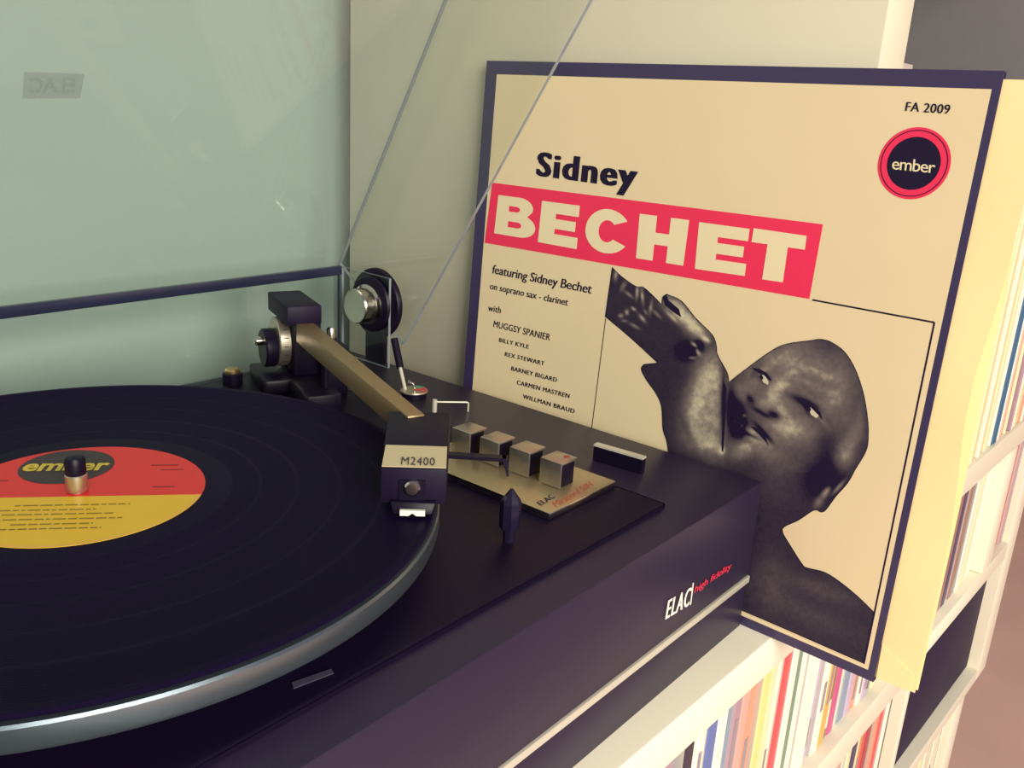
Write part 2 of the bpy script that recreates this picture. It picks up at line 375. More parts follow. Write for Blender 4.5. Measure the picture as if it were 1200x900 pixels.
# platter
platter = lathe('platter', [(0, -0.0225), (0.13, -0.0225), (0.140, -0.0165), (0.1500, -0.0125), (0.1522, -0.0115), (0.1527, -0.0100), (0.1527, -0.0034), (0.1520, -0.0024), (0.1500, -0.0022), (0, -0.0022)],
                (0, 0, 0), [M_platter, M_blackpl], tt, TT, n=128, smooth=30)
for f in platter.data.polygons:
    c = f.center+Vector(TT); r_ = math.hypot(c.x, c.y)
    f.material_index = 0 if r_ > 0.1495 else 1
lathe('platter_bearing', [(0, ZD+0.0001), (0.05, ZD+0.0001), (0.05, -0.0226), (0, -0.0226)], (0, 0, 0), M_blackpl, tt, TT)
sp = lathe('spindle', [(0, -0.0021), (0.0034, -0.0021), (0.0034, 0.0008), (0.0042, 0.0008), (0.0044, 0.0012), (0.0044, 0.0078), (0.0041, 0.0082), (0, 0.0082)], (0, 0, 0), M_brush, tt, TT, n=32)
lathe('spindle_cap', [(0, 0.0083), (0.0040, 0.0083), (0.0042, 0.0088), (0.0041, 0.0145), (0.0034, 0.0157), (0.0018, 0.0161), (0, 0.0162)], (0, 0, 0), M_blackpl, sp, TT, n=32)
# control plate and buttons
cp = box('control_plate', 0.1655, 0.2235, -0.1262, -0.028, ZD+0.0001, ZD+0.0042, [M_plate, M_chrome], tt, TT, 0.0009)
for f in cp.data.polygons:
    f.material_index = 0 if f.normal.z > 0.9 else 1
ZC = ZD+0.0042
def cpl(px, py): return on_z(px, py, ZC)
nz_ = Vector((0, 0, 0.00015))
M_dk_print = mat('dark_print', (48, 40, 58), rough=0.5)
o = text_on('plate_lettering', 'ELAC', *p3((634, 593), (651, 583), (628, 589), cpl), nz_, M_dk_print, cp, TT, 0.0, 1.15, False, (0.04, 0.08)); o['label'] = 'black ELAC lettering'
o = text_on('plate_script', 'Miracord 50H', *p3((652, 595), (696, 569), (646, 589), cpl), nz_, mat('orange_print', (190, 92, 70), rough=0.5), cp, TT, 0.0, 0.98, False, (0.02,)); o['label'] = 'orange script lettering'
for k, (bpx, bpy_) in enumerate(((655.7, 574.5), (618.6, 561), (583, 548.5), (549.5, 536.5))):
    bc = on_z(bpx, bpy_, ZC); BX, yb = bc.x, bc.y
    bt = box('button', BX+0.0013, BX+0.0130, yb+0.0010, yb+0.0126, ZC+0.0001, ZC+0.0124, M_blackpl, cp, TT, 0.0004)
    bm = bmesh.new()
    zt = ZC+0.0140
    add_box(bm, BX, BX+0.0011, yb, yb+0.0136, ZC+0.0004, zt, 0.0004, 2)
    add_box(bm, BX, BX+0.0142, yb, yb+0.0136, zt-0.0011, zt+0.0002, 0.0005, 2)
    c_ = from_bm('button_cap', bm, M_btn, cp, TT, 40); c_['label'] = 'bent silver button cap'
    if k == 0:
        lathe('button_dot', [(0, 0), (0.0017, 0), (0.0017, 0.0002), (0, 0.0002)], (BX+0.0105, yb+0.0045, zt+0.0002), mat('red_dot', (150, 50, 52), rough=0.4), cp, TT, n=20)
# pointed black peg
pk = on_z(596, 634, ZD)
lathe('pitch_peg', [(0, ZD+0.0001), (0.0026, ZD+0.0001), (0.0030, ZD+0.006), (0.0046, ZD+0.0068), (0.0049, ZD+0.008), (0.0049, ZD+0.0195), (0.0044, ZD+0.0208), (0.0006, ZD+0.0262), (0, ZD+0.0263)],
      (pk.x, pk.y, 0), mat('peg_black', (28, 22, 44), rough=0.22), tt, TT, n=8, smooth=20)
# upright black tab with a silver top edge
q0 = Vector((0.2440, -0.0975, 0)); q1 = Vector((0.2500, -0.1265, 0))
dq = (q1-q0).normalized(); nq = Vector((dq.y, -dq.x, 0))
tb0, tb1 = Vector((0.2548, -0.0905, 0)), Vector((0.2575, -0.1215, 0))
dq = (tb1-tb0).normalized(); nq = Vector((-dq.y, dq.x, 0))*0.0022
def bar_between(name, z0, z1, mt, grow=0.0):
    bm = bmesh.new()
    lp = [tb0-nq-dq*grow, tb1-nq+dq*grow, tb1+nq+dq*grow, tb0+nq-dq*grow]
    add_hull_prism(bm, [p+Vector((0, 0, z0)) for p in lp], [p+Vector((0, 0, z1)) for p in lp])
    return from_bm(name, bm, mt, tt, TT)
bar_between('lid_rest', ZP+0.0001, ZP+0.0088, M_blackpl)
o = bar_between('lid_rest_cap', ZP+0.0089, ZP+0.0100, M_trim, 0.0002); o['label'] = 'silver strip on the lid rest'
# transit screw by the rear
lathe('transit_screw', [(0, ZD+0.0001), (0.0064, ZD+0.0001), (0.0066, ZD+0.001), (0.0066, ZD+0.0075), (0.0052, ZD+0.0082), (0, ZD+0.0082)], (0.176, 0.153, 0), M_blackpl, tt, TT, n=24)
o = lathe('screw_cap', [(0, ZD+0.0083), (0.0050, ZD+0.0083), (0.0050, ZD+0.0098), (0.0040, ZD+0.0112), (0, ZD+0.0116)], (0.176, 0.153, 0), mat('brass', (196, 168, 110), rough=0.3, metal=0.9), tt, TT, n=24); o['label'] = 'small brass cap'

# ---- tonearm
P0 = Vector((0.2055, 0.1190, 0))         # pivot on the deck
ARM_END = on_z(484, 483, 0.0225); ARM_END.z = 0
A_ = (ARM_END-P0).normalized(); L_ = Vector((A_.y, -A_.x, 0)); Z_ = Vector((0, 0, 1))
AL = (ARM_END-P0).length
def arm_pt(a, l, z): return P0+A_*a+L_*l+Z_*z
ta = bpy.data.objects.new('tonearm', None); COL.objects.link(ta); ta.parent = tt; ta.location = P0-Vector(TT)+Vector((0, 0, 0)); ta.empty_display_size = 0.02
TA = P0.copy()
def arm_box(name, a0, a1, l0, l1, z0, z1, mt, bev=0.0008, taper=0.0, dz=0.0):
    bm = bmesh.new(); add_box(bm, a0, a1, l0, l1, z0, z1, bev, 2)
    for v in bm.verts:
        a, l, z = v.co; t = (a-a0)/(a1-a0)
        v.co = arm_pt(a, l*(1-taper*t), z+dz*t)
    return from_bm(name, bm, mt, ta, TA, 40)
arm_box('pivot_base', -0.034, 0.012, -0.020, 0.026, ZD+0.0001, ZD+0.010, M_blackpl, 0.002)
arm_box('gimbal_block', -0.030, 0.008, -0.013, 0.0055, ZD+0.0101, 0.0215, M_blackpl, 0.0015)
arm_box('counterweight_housing', -0.036, 0.014, -0.0115, 0.0115, 0.0218, 0.0345, M_black, 0.0012)
tubeo = arm_box('arm_tube', 0.0145, AL+0.004, -0.0058, 0.0058, 0.0110, 0.0232, M_arm_top, 0.0005, 0.25, -0.001)
# scale dial on the left of the gimbal, axis across the arm
dc = arm_pt(-0.012, 0.0057, 0.0055)
dial = lathe('force_dial', [(0, 0), (0.0158, 0), (0.0165, 0.0007), (0.0165, 0.0072), (0.0158, 0.0079), (0, 0.0079)], dc, M_brush, ta, TA, L_, 48)
bm = bmesh.new()
for k in range(18):
    ang = k*2*math.pi/18
    e2 = Z_*math.sin(ang)+A_*math.cos(ang); t2 = Z_*math.cos(ang)-A_*math.sin(ang)
    c0 = dc+L_*0.0022+e2*0.0166; c1 = dc+L_*0.0052+e2*0.0166
    add_hull_prism(bm, [c0-t2*0.0003, c0+t2*0.0003, c1+t2*0.0003, c1-t2*0.0003], [q+e2*0.0002 for q in (c0-t2*0.0003, c0+t2*0.0003, c1+t2*0.0003, c1-t2*0.0003)])
from_bm('dial_ticks', bm, M_dk_print, ta, TA)
lathe('dial_hub', [(0, 0.008), (0.0125, 0.008), (0.0130, 0.0090), (0.0130, 0.0150), (0.0120, 0.0160), (0, 0.0160)], dc-Z_*0.004, M_blackpl, ta, TA, L_, 40)
lathe('dial_pin', [(0, 0.0161), (0.0030, 0.0161), (0.0030, 0.0200), (0.0022, 0.0210), (0, 0.0210)], dc+Z_*0.001, M_chrome, ta, TA, L_, 20)
# lift platform and small bits under the arm
arm_box('lift_platform', 0.020, 0.060, -0.010, 0.012, ZD+0.0001, ZD+0.013, M_blackpl, 0.0015)
lathe('lift_post', [(0, 0), (0.0025, 0), (0.0025, 0.020), (0, 0.020)], arm_pt(0.045, -0.004, ZD+0.013), M_blackpl, ta, TA, (0, 0, 1), 16)
for (aa, ll, zz) in ((0.006, -0.0200, 0.012), (0.018, -0.0215, 0.001)):
    lathe('bearing_screw', [(0, 0), (0.0030, 0), (0.0030, 0.006), (0.0022, 0.0075), (0, 0.0075)], arm_pt(aa, ll, zz-0.002), M_chrome, ta, TA, (0, 0, 1), 16)
arm_box('bearing_bridge', -0.004, 0.024, -0.026, -0.012, ZD+0.0001, 0.0085, M_blackpl, 0.001)
# headshell
H_ = Vector((-0.725, -0.689, 0)).normalized(); HL = Vector((-H_.y, H_.x, 0))
if HL.x > 0: HL = -HL
HB = on_z(492, 484, 0.0215); HB.z = 0
def hd(h, l, z): return HB+H_*h+HL*l+Z_*z
def head_box(name, pts0, pts1, mt, bev=0.0005):
    bm = bmesh.new(); add_hull_prism(bm, pts0, pts1)
    bmesh.ops.recalc_face_normals(bm, faces=bm.faces)
    if bev: bmesh.ops.bevel(bm, geom=list(bm.edges), offset=bev, segments=2, affect='EDGES', profile=0.5)
    return from_bm(name, bm, mt, ta, TA, 40)
HW0, HW1 = 0.0150, 0.0137
hs = head_box('headshell', [hd(-0.002, HW0, 0.0215), hd(-0.002, -HW0, 0.0215), hd(0.066, -HW1, 0.0200), hd(0.066, HW1, 0.0200)],
              [hd(-0.002, HW0, 0.0080), hd(-0.002, -HW0, 0.0080), hd(0.066, -HW1, 0.0040), hd(0.066, HW1, 0.0040)], M_black, 0.0007)
st = head_box('headshell_sticker', [hd(0.0425, HW1-0.0004, 0.02075), hd(0.0425, -HW1+0.0002, 0.02075), hd(0.0655, -HW1+0.0004, 0.0203), hd(0.0655, HW1-0.0004, 0.0203)],
              [hd(0.0425, HW1-0.0004, 0.0211), hd(0.0425, -HW1+0.0002, 0.0211), hd(0.0655, -HW1+0.0004, 0.0206), hd(0.0655, HW1-0.0004, 0.0206)], M_paper_y, 0.0)
st['label'] = 'cream sticker with a handwritten number'
text_on('sticker_writing', 'M2400', hd(0.0640, 0.0055, 0.02075), hd(0.0640, -0.0085, 0.02075), hd(0.0555, 0.0055, 0.0210), Vector((0, 0, 0.0002)), M_dk_print, ta, TA, 0.0, 1.1)
lathe('cartridge_screw', [(0, 0), (0.0034, 0), (0.0034, 0.0018), (0.0026, 0.0026), (0, 0.0026)], hd(0.0661, 0.0005, 0.0118), M_chrome, ta, TA, H_, 24)
head_box('screw_bracket', [hd(0.0661, 0.0060, 0.0150), hd(0.0661, -0.0050, 0.0150), hd(0.0661, -0.0050, 0.0060), hd(0.0661, 0.0060, 0.0060)],
         [hd(0.0668, 0.0060, 0.0150), hd(0.0668, -0.0050, 0.0150), hd(0.0668, -0.0050, 0.0060), hd(0.0668, 0.0060, 0.0060)], M_blackpl, 0)
head_box('cartridge', [hd(0.035, 0.0095, 0.0079), hd(0.035, -0.0095, 0.0079), hd(0.0685, -0.0095, 0.0060), hd(0.0685, 0.0095, 0.0060)],
         [hd(0.035, 0.0085, 0.0030), hd(0.035, -0.0085, 0.0030), hd(0.0705, -0.0080, 0.0012), hd(0.0705, 0.0080, 0.0012)], M_blackpl, 0.0006)
sg = head_box('stylus_guard', [hd(0.0706, 0.0052, 0.0038), hd(0.0706, -0.0052, 0.0038), hd(0.0706, -0.0052, 0.0014), hd(0.0706, -0.0016, 0.0014), hd(0.0706, 0, 0.0026), hd(0.0706, 0.0016, 0.0014), hd(0.0706, 0.0052, 0.0014)],
         [hd(0.0722, 0.0052, 0.0038), hd(0.0722, -0.0052, 0.0038), hd(0.0722, -0.0052, 0.0014), hd(0.0722, -0.0016, 0.0014), hd(0.0722, 0, 0.0026), hd(0.0722, 0.0016, 0.0014), hd(0.0722, 0.0052, 0.0014)], M_white_print, 0)
sg['label'] = 'white notched stylus guard'
# finger lift
f0, f1 = hd(0.047, -HW1+0.001, 0.0190), hd(0.0495, -HW1-0.0255, 0.0190)
bm = bmesh.new()
dh = H_*0.0022
add_hull_prism(bm, [f0-dh+Z_*0.0008, f0+dh+Z_*0.0008, f1+dh+Z_*0.0008, f1-dh+Z_*0.0008], [f0-dh-Z_*0.0008, f0+dh-Z_*0.0008, f1+dh-Z_*0.0008, f1-dh-Z_*0.0008])
f2 = f1-Z_*0.0075+HL*-0.001
add_hull_prism(bm, [f1-dh+Z_*0.0008+HL*0.0016, f1+dh+Z_*0.0008+HL*0.0016, f1+dh+Z_*0.0008-HL*0.0008, f1-dh+Z_*0.0008-HL*0.0008],
               [f2-dh+HL*0.0004, f2+dh+HL*0.0004, f2+dh-HL*0.0004, f2-dh-HL*0.0004])
from_bm('finger_lift', bm, M_blackpl, ta, TA)

# arm rest, anti-skate dial and cueing lever
ad = Vector((0.2560, 0.0605, 0))
lathe('antiskate_base', [(0, ZP+0.0001), (0.0085, ZP+0.0001), (0.0085, ZP+0.003), (0.008, ZP+0.0036), (0, ZP+0.0036)], ad, M_blackpl, tt, TT, n=32)
lathe('antiskate_dial', [(0, ZP+0.0037), (0.0092, ZP+0.0037), (0.0095, ZP+0.0043), (0.0092, ZP+0.0049), (0, ZP+0.0049)], ad, M_brush, tt, TT, n=32)
def wedge(name, a0, a1, mt):
    bm = bmesh.new(); n = 8
    lo = [ad+Vector((0, 0, ZP+0.0050))]+[ad+Vector((0.0088*math.cos(a0+(a1-a0)*i/n), 0.0088*math.sin(a0+(a1-a0)*i/n), ZP+0.0050)) for i in range(n+1)]
    add_hull_prism(bm, lo, [p+Vector((0, 0, 0.0004)) for p in lo]); return from_bm(name, bm, mt, tt, TT)
wedge('dial_sector', math.radians(-75), math.radians(-10), mat('sector_red', (190, 70, 76), rough=0.4))['label'] = 'red dial sector'
wedge('dial_sector', math.radians(-10), math.radians(55), mat('sector_green', (70, 150, 110), rough=0.4))['label'] = 'green dial sector'
tube('dial_pointer', [ad+Vector((0, 0, ZP+0.0055)), ad+Vector((0, 0, ZP+0.009)), ad+Vector((-0.002, 0.004, ZP+0.0105))], 0.0009, M_chrome, tt, TT)
rb = Vector((0.2440, 0.0290, 0))
lathe('arm_rest_post', [(0, ZD if rb.x < 0.2268 else ZP+0.0001), (0.0016, ZP+0.0001), (0.0016, ZP+0.0085), (0, ZP+0.0088)], rb, M_trim, tt, TT, n=16)
tube('arm_rest_clip', [rb+Vector((0.0005, 0, ZP+0.0068)), Vector((0.2600, 0.0150, ZP+0.0068)), Vector((0.2605, 0.0146, ZP+0.0062)), Vector((0.2605, 0.0146, ZP+0.0003))], 0.0006, M_trim, tt, TT, 8)
# cueing lever: chrome rod with a black grip
lb = on_z(477, 466, ZP); lb.z = ZP+0.0002
ptop = on_x(469, 431, lb.x+0.006); pgrip = on_x(462, 397, lb.x+0.010)
tube('cue_lever', [lb, ptop], 0.0013, M_trim, tt, TT, 12)
o = tube('cue_grip', [ptop, ptop+(pgrip-ptop)*0.9, pgrip], 0.0026, M_blackpl, tt, TT, 14)

# ---- rear fixed acrylic cover
YRB = 0.1765
EX = 0.2880
def panel(name, loop, offs, parent, origin, m_face, m_edge=M_edge_lt):
    bm = bmesh.new(); offs = Vector(offs)
    add_hull_prism(bm, [Vector(p) for p in loop], [Vector(p)+offs for p in loop])
    bm.faces.ensure_lookup_table()
    for i, f in enumerate(bm.faces): f.material_index = 0 if i < 2 else 1
    return from_bm(name, bm, [m_face, m_edge], parent, origin)
rc = bpy.data.objects.new('rear_cover', None); COL.objects.link(rc); rc.parent = tt; rc.location = Vector((0.05, YRB, ZP))-Vector(TT); rc.empty_display_size = 0.02
RC = (0.05, YRB, ZP)
panel('back_strip', [(XL+0.004, YRB, ZP+0.0002), (EX, YRB, ZP+0.0002), (EX, YRB, 0.0345), (XL+0.004, YRB, 0.0345)], (0, 0.003, 0), rc, RC, M_acr, M_edge)
box('top_seal', XL+0.004, EX+0.0020, YRB-0.0005, YRB+0.0042, 0.0347, 0.0412, M_edge, rc, RC, 0.0006)['label'] = 'dark edge of the rear cover'
panel('end_plate', [(EX, 0.1215, ZP+0.0002), (EX, YRB-0.0022, ZP+0.0002), (EX, YRB-0.0022, 0.0412), (EX, 0.1215, 0.0405)], (0.0020, 0, 0), rc, RC, M_acr, M_edge_lt)
# ---- hinged lid
def R_pt(t): return Vector((0, 0.115-0.5332*t, -0.0094+0.8461*t))
def T_pt(t): return Vector((0, 0.1870-0.4896*t, 0.0410+0.8720*t))
LL = 0.36
lid = bpy.data.objects.new('dust_lid', None); COL.objects.link(lid); lid.parent = tt; LO = Vector((0.05, 0.17, 0.03)); lid.location = LO-Vector(TT); lid.empty_display_size = 0.02
lid['label'] = 'clear acrylic lid tilted up on its hinge'
XS = 0.2957
X0 = Vector((XS, 0, 0)); XLL = Vector((XL+0.004, 0, 0))
panel('side_panel', [X0+R_pt(0.0), X0+T_pt(0.0), X0+T_pt(LL), X0+R_pt(LL)], (0.0030, 0, 0), lid, LO, M_acr, M_edge_lt)
panel('side_panel', [XLL+R_pt(0.0), XLL+T_pt(0.0), XLL+T_pt(LL), XLL+R_pt(LL)], (-0.0034, 0, 0), lid, LO, M_acr, M_edge_lt)
nt_ = Vector((0, 0.872, 0.4896))*0.0034
panel('top_panel', [XLL+Vector((-0.003, 0, 0))+T_pt(-0.005), X0+Vector((0.0030, 0, 0))+T_pt(-0.005), X0+Vector((0.0030, 0, 0))+T_pt(LL), XLL+Vector((-0.003, 0, 0))+T_pt(LL)], nt_, lid, LO, M_acr_top, M_edge_lt)
dl = (T_pt(LL)-T_pt(0)).normalized()*0.0034
panel('front_panel', [XLL+R_pt(LL), X0+R_pt(LL), X0+T_pt(LL), XLL+T_pt(LL)], dl, lid, LO, M_acr, M_edge_lt)
# faint badge on the outside of the lid
def on_lid(px, py): return on_plane(px, py, X0+T_pt(0), Vector((0, 0.872, 0.4896)))
M_badge = acrylic('badge_smoke', (0.74, 0.78, 0.78), haze=0.12); M_badge2 = acrylic('badge_letters', (0.86, 0.90, 0.88), haze=0.05)
bq = [on_lid(*q)+nt_*1.15 for q in ((33, 90), (103, 92), (98, 120), (31, 121))]
panel('lid_badge', bq, nt_.normalized()*0.0006, lid, LO, M_badge, M_badge)['label'] = 'faint badge seen from behind'
text_on('badge_lettering', 'ELAC', bq[3]+(bq[2]-bq[3])*0.10+(bq[0]-bq[3])*0.2, bq[3]+(bq[2]-bq[3])*0.9+(bq[0]-bq[3])*0.2, bq[3]+(bq[2]-bq[3])*0.10+(bq[0]-bq[3])*0.8, nt_.normalized()*0.0008, M_badge2, lid, LO, 0.02, 1.0, True)
# hinge disc with chrome knob
hc = on_x(441, 355, 0.2925)
ax = Vector((-1, 0, 0))
hcx = Vector((0.2954, hc.y, hc.z))
hd_ = lathe('hinge_disc', [(0, 0.0001), (0.0250, 0.0001), (0.0262, 0.0008), (0.0262, 0.0036), (0.0254, 0.0048), (0, 0.0048)], hcx, M_blackpl, lid, LO, ax, 56)
lathe('hinge_boss', [(0, 0.0076), (0.0205, 0.0076), (0.0210, 0.0084), (0.0200, 0.0100), (0.0160, 0.0112), (0, 0.0112)], hcx, M_blackpl, lid, LO, ax, 56)
kb = lathe('hinge_knob', [(0, 0.0113), (0.0150, 0.0113), (0.0150, 0.0126), (0.0128, 0.0136), (0.0128, 0.0232), (0.0120, 0.0242), (0.0112, 0.0240), (0, 0.0240)], hcx, M_chrome, lid, LO, ax, 48)
kb['label'] = 'chrome hinge knob'
box('hinge_foot', 0.2905, 0.2955, hc.y-0.010, hc.y+0.010, ZP+0.0002, hc.z-0.012, M_blackpl, tt, TT, 0.001)

# ------------------------------------------------------------------ vinyl record
vr = thing('vinyl_record', 'black vinyl record with a red and yellow label on the platter', 'record', (0, 0, -0.0021))
def vinyl():
    mt = bpy.data.materials.new('vinyl'); mt.use_nodes = True; nt = mt.node_tree; b = nt.nodes['Principled BSDF']
    tc = nt.nodes.new('ShaderNodeTexCoord'); sx = nt.nodes.new('ShaderNodeVectorMath'); sx.operation = 'LENGTH'
    mp = nt.nodes.new('ShaderNodeVectorMath'); mp.operation = 'MULTIPLY'; mp.inputs[1].default_value = (1, 1, 0)
    nt.links.new(tc.outputs['Object'], mp.inputs[0]); nt.links.new(mp.outputs[0], sx.inputs[0])
    rp = nt.nodes.new('ShaderNodeValToRGB'); nt.links.new(sx.outputs['Value'], rp.inputs[0])
    mul = nt.nodes.new('ShaderNodeMath'); mul.operation = 'MULTIPLY'; mul.inputs[1].default_value = 1/0.16
    nt.links.new(sx.outputs['Value'], mul.inputs[0]); nt.links.new(mul.outputs[0], rp.inputs[0])
    cr = rp.color_ramp; cr.interpolation = 'LINEAR'
    gap = (0.42, 0.42, 0.42, 1); grv = (0.55, 0.55, 0.55, 1)
    cr.elements[0].position = 0; cr.elements[0].color = gap; cr.elements[1].position = 1; cr.elements[1].color = gap
    def band(r, wdt):
        for rr, c in ((r-wdt-0.0004, grv), (r-wdt, gap), (r+wdt, gap), (r+wdt+0.0004, grv)):
            e = cr.elements.new(rr/0.16); e.color = c
    for r_ in (0.0745, 0.0905, 0.109, 0.127): band(r_, 0.0006)
    e = cr.elements.new(0.0625/0.16); e.color = gap
    e = cr.elements.new(0.0630/0.16); e.color = grv
    e = cr.elements.new(0.1465/0.16); e.color = grv
    e = cr.elements.new(0.1470/0.16); e.color = gap
    nt.links.new(rp.outputs[0], b.inputs['Roughness'])
    wv = nt.nodes.new('ShaderNodeMath'); wv.operation = 'SINE'; fq = nt.nodes.new('ShaderNodeMath'); fq.operation = 'MULTIPLY'; fq.inputs[1].default_value = 5200
    nt.links.new(sx.outputs['Value'], fq.inputs[0]); nt.links.new(fq.outputs[0], wv.inputs[0])
    bp = nt.nodes.new('ShaderNodeBump'); bp.inputs['Strength'].default_value = 0.08; bp.inputs['Distance'].default_value = 0.0002
    nt.links.new(wv.outputs[0], bp.inputs['Height']); nt.links.new(bp.outputs[0], b.inputs['Normal'])
    b.inputs['Base Color'].default_value = (*s2l((20, 12, 40)), 1)
    b.inputs['Specular IOR Level'].default_value = 0.04
    return mt
RO = (0, 0, -0.0021)
M_vinyl = vinyl()
lathe('disc', [(0.0036, -0.0020), (0.1500, -0.0020), (0.1510, -0.0014), (0.1512, -0.0008), (0.1505, -0.0002), (0.1470, 0.0), (0.1460, -0.0003), (0.0640, -0.0003), (0.0620, -0.0001), (0.0036, -0.0001), (0.0036, -0.0020)], (0, 0, 0), M_vinyl, vr, RO, n=160, smooth=30)
LR = 0.0512
du = Vector((0.7617, -0.6479, 0)).normalized(); dn = Vector((0.6479, 0.7617, 0)).normalized()   # along the split, towards the red side
off = -0.0056
M_lred = mat('label_red', (214, 38, 40), rough=0.45, var=0.05); M_lyel = mat('label_yellow', (222, 180, 36), rough=0.45, var=0.05)
M_ldark = mat('label_dark', (52, 38, 44), rough=0.5); M_ltan = mat('label_rim', (222, 172, 74), rough=0.45)
def disc_seg(name, r, sgn, zz, mt):
    """annular half of the label on one side of the split line"""
    bm = bmesh.new(); N = 72; pts = []
    a0 = math.acos(off/r) if abs(off) < r else 0
    lo, hi = (-a0, a0) if sgn > 0 else (a0, 2*math.pi-a0)
    arc = [dn*(r*math.cos(lo+(hi-lo)*i/N))+du*(r*math.sin(lo+(hi-lo)*i/N)) for i in range(N+1)]
    top = [Vector((p.x, p.y, zz)) for p in arc]; bot = [Vector((p.x, p.y, zz-0.0002)) for p in arc]
    add_hull_prism(bm, top, bot)
    return from_bm(name, bm, mt, vr, RO)
disc_seg('label_half', LR, 1, 0.00025, M_lred)['label'] = 'red half of the label'
disc_seg('label_half', LR, -1, 0.00025, M_lyel)['label'] = 'yellow half of the label'
bm = bmesh.new(); N = 64
for i in range(N):
    pass
loopo = []; loopi = []
a0 = math.acos(off/LR)
for i in range(N+1):
    a = a0+(2*math.pi-2*a0)*i/N
    d = dn*math.cos(a)+du*math.sin(a)
    loopo.append(d*LR+Vector((0, 0, 0.0003))); loopi.append(d*(LR-0.0016)+Vector((0, 0, 0.0003)))
vo = [bm.verts.new(p) for p in loopo]; vi = [bm.verts.new(p) for p in loopi]
for i in range(N): bm.faces.new((vo[i], vo[i+1], vi[i+1], vi[i]))
from_bm('label_rim', bm, M_ltan, vr, RO)
lc = Vector((0.0088, 0.0283, 0))
lathe('label_emblem', [(0, 0.00028), (0.0196, 0.00028), (0.0196, 0.00042), (0, 0.00042)], lc, M_ldark, vr, RO, n=48)
text_on('emblem_lettering', 'ember', lc-du*0.0178-dn*0.0052+Vector((0, 0, 0.0006)), lc+du*0.0178-dn*0.0052+Vector((0, 0, 0.0006)), lc-du*0.0178+dn*0.0072+Vector((0, 0, 0.0006)), Vector((0, 0, 0)), mat('label_gold', (206, 182, 60), rough=0.5), vr, RO, 0.03)
bm = bmesh.new()
for k, (yy, x0, x1) in enumerate(((-0.014, -0.020, 0.024), (-0.0185, -0.030, 0.012), (-0.0225, -0.022, 0.020), (-0.027, -0.024, 0.024), (-0.0315, -0.016, 0.014), (-0.0355, -0.020, 0.018))):
    x = x0
    while x < x1:
        wd = random.uniform(0.0015, 0.006)
        c0 = du*x+dn*yy; c1 = du*min(x+wd, x1)+dn*yy
        q = [bm.verts.new(p+Vector((0, 0, 0.00036))) for p in (c0-dn*0.0005, c1-dn*0.0005, c1+dn*0.0005, c0+dn*0.0005)]
        bm.faces.new(q); x += wd+0.0008
from_bm('label_small_print', bm, mat('label_ink', (140, 108, 30), rough=0.5), vr, RO)
bm = bmesh.new()
for (px, py, wd) in ((0.034, 0.022, 0.010), (0.030, 0.0275, 0.012), (0.034, 0.003, 0.009), (-0.036, 0.012, 0.010)):
    c0 = du*px+dn*py
    q = [bm.verts.new(c0+du*sx_+dn*sy_+Vector((0, 0, 0.00036))) for sx_, sy_ in ((-wd/2, -0.0005), (wd/2, -0.0005), (wd/2, 0.0005), (-wd/2, 0.0005))]
    bm.faces.new(q)
from_bm('label_small_print', bm, mat('label_ink_red', (130, 28, 36), rough=0.5), vr, RO)

# ------------------------------------------------------------------ album cover
CS = 0.313
BL = Vector((0.3043, 0.0631, -0.1198)); BRc = Vector((0.2990, -0.2499, -0.1198)); TLc = Vector((0.3176, 0.0628, 0.1927))
EA = (BRc-BL).normalized(); EB = (TLc-BL).normalized(); NO = EB.cross(EA).normalized()
if NO.x > 0: NO = -NO
AO = (BL+BRc)/2
def cv(a, b, o=0.0): return BL+EA*a+EB*b+NO*o
def cpx(px, py):
    P = on_plane(px, py, BL, NO); return (P-BL).dot(EA), (P-BL).dot(EB)
CW = 0.3152; CX = 0.0008   # the card is a little wider than high
ac = thing('album_cover', 'cream jazz record album cover with a dark border standing against the shelf side', 'album cover', AO)
M_paper = mat('cover_paper', (230, 209, 168), rough=0.45, var=0.035, scale=18, bump=0.05, bscale=500)
M_border = mat('cover_border_ink', (58, 48, 84), rough=0.35, var=0.08)
M_inkb = mat('cover_black_ink', (32, 23, 50), rough=0.5, spec=0.15, var=0.06)
M_cred = mat('cover_red_ink', (238, 44, 88), rough=0.42, var=0.03)
M_ccream = mat('cover_cream_ink', (236, 219, 178), rough=0.45, var=0.03)
M_card = mat('cover_card', (176, 164, 140), rough=0.7)
def slab(name, a0, a1, b0, b1, o0, o1, mt, par=None):
    bm = bmesh.new(); add_hull_prism(bm, [cv(a0, b0, o0), cv(a1, b0, o0), cv(a1, b1, o0), cv(a0, b1, o0)], [cv(a0, b0, o1), cv(a1, b0, o1), cv(a1, b1, o1), cv(a0, b1, o1)])
    return from_bm(name, bm, mt, par or ac, AO)
fp = slab('front_panel', 0, CW, 0, CS, -0.0006, 0.0, M_border)
slab('back_panel', 0, CW, 0, CS, -0.0040, -0.0034, M_border)
slab('spine', 0, 0.0006, 0, CS, -0.0034, -0.0006, M_border)
slab('top_fold', 0.0006, CW, CS-0.0006, CS, -0.0034, -0.0006, M_border)
slab('bottom_fold', 0.0006, CW, 0, 0.0006, -0.0034, -0.0006, M_border)
def flat(name, pts, o, mt, par=None):
    bm = bmesh.new(); bm.faces.new([bm.verts.new(cv(a, b, o)) for a, b in pts])
    bm.normal_update(); bmesh.ops.triangulate(bm, faces=bm.faces)
    me = bpy.data.meshes.new(name); bmesh.ops.translate(bm, verts=bm.verts, vec=-AO); bm.to_mesh(me); bm.free()
    return link(name, me, mt, par or fp)
def flat_px(name, pts, o, mt, par=None): return flat(name, [cpx(*q) for q in pts], o, mt, par)
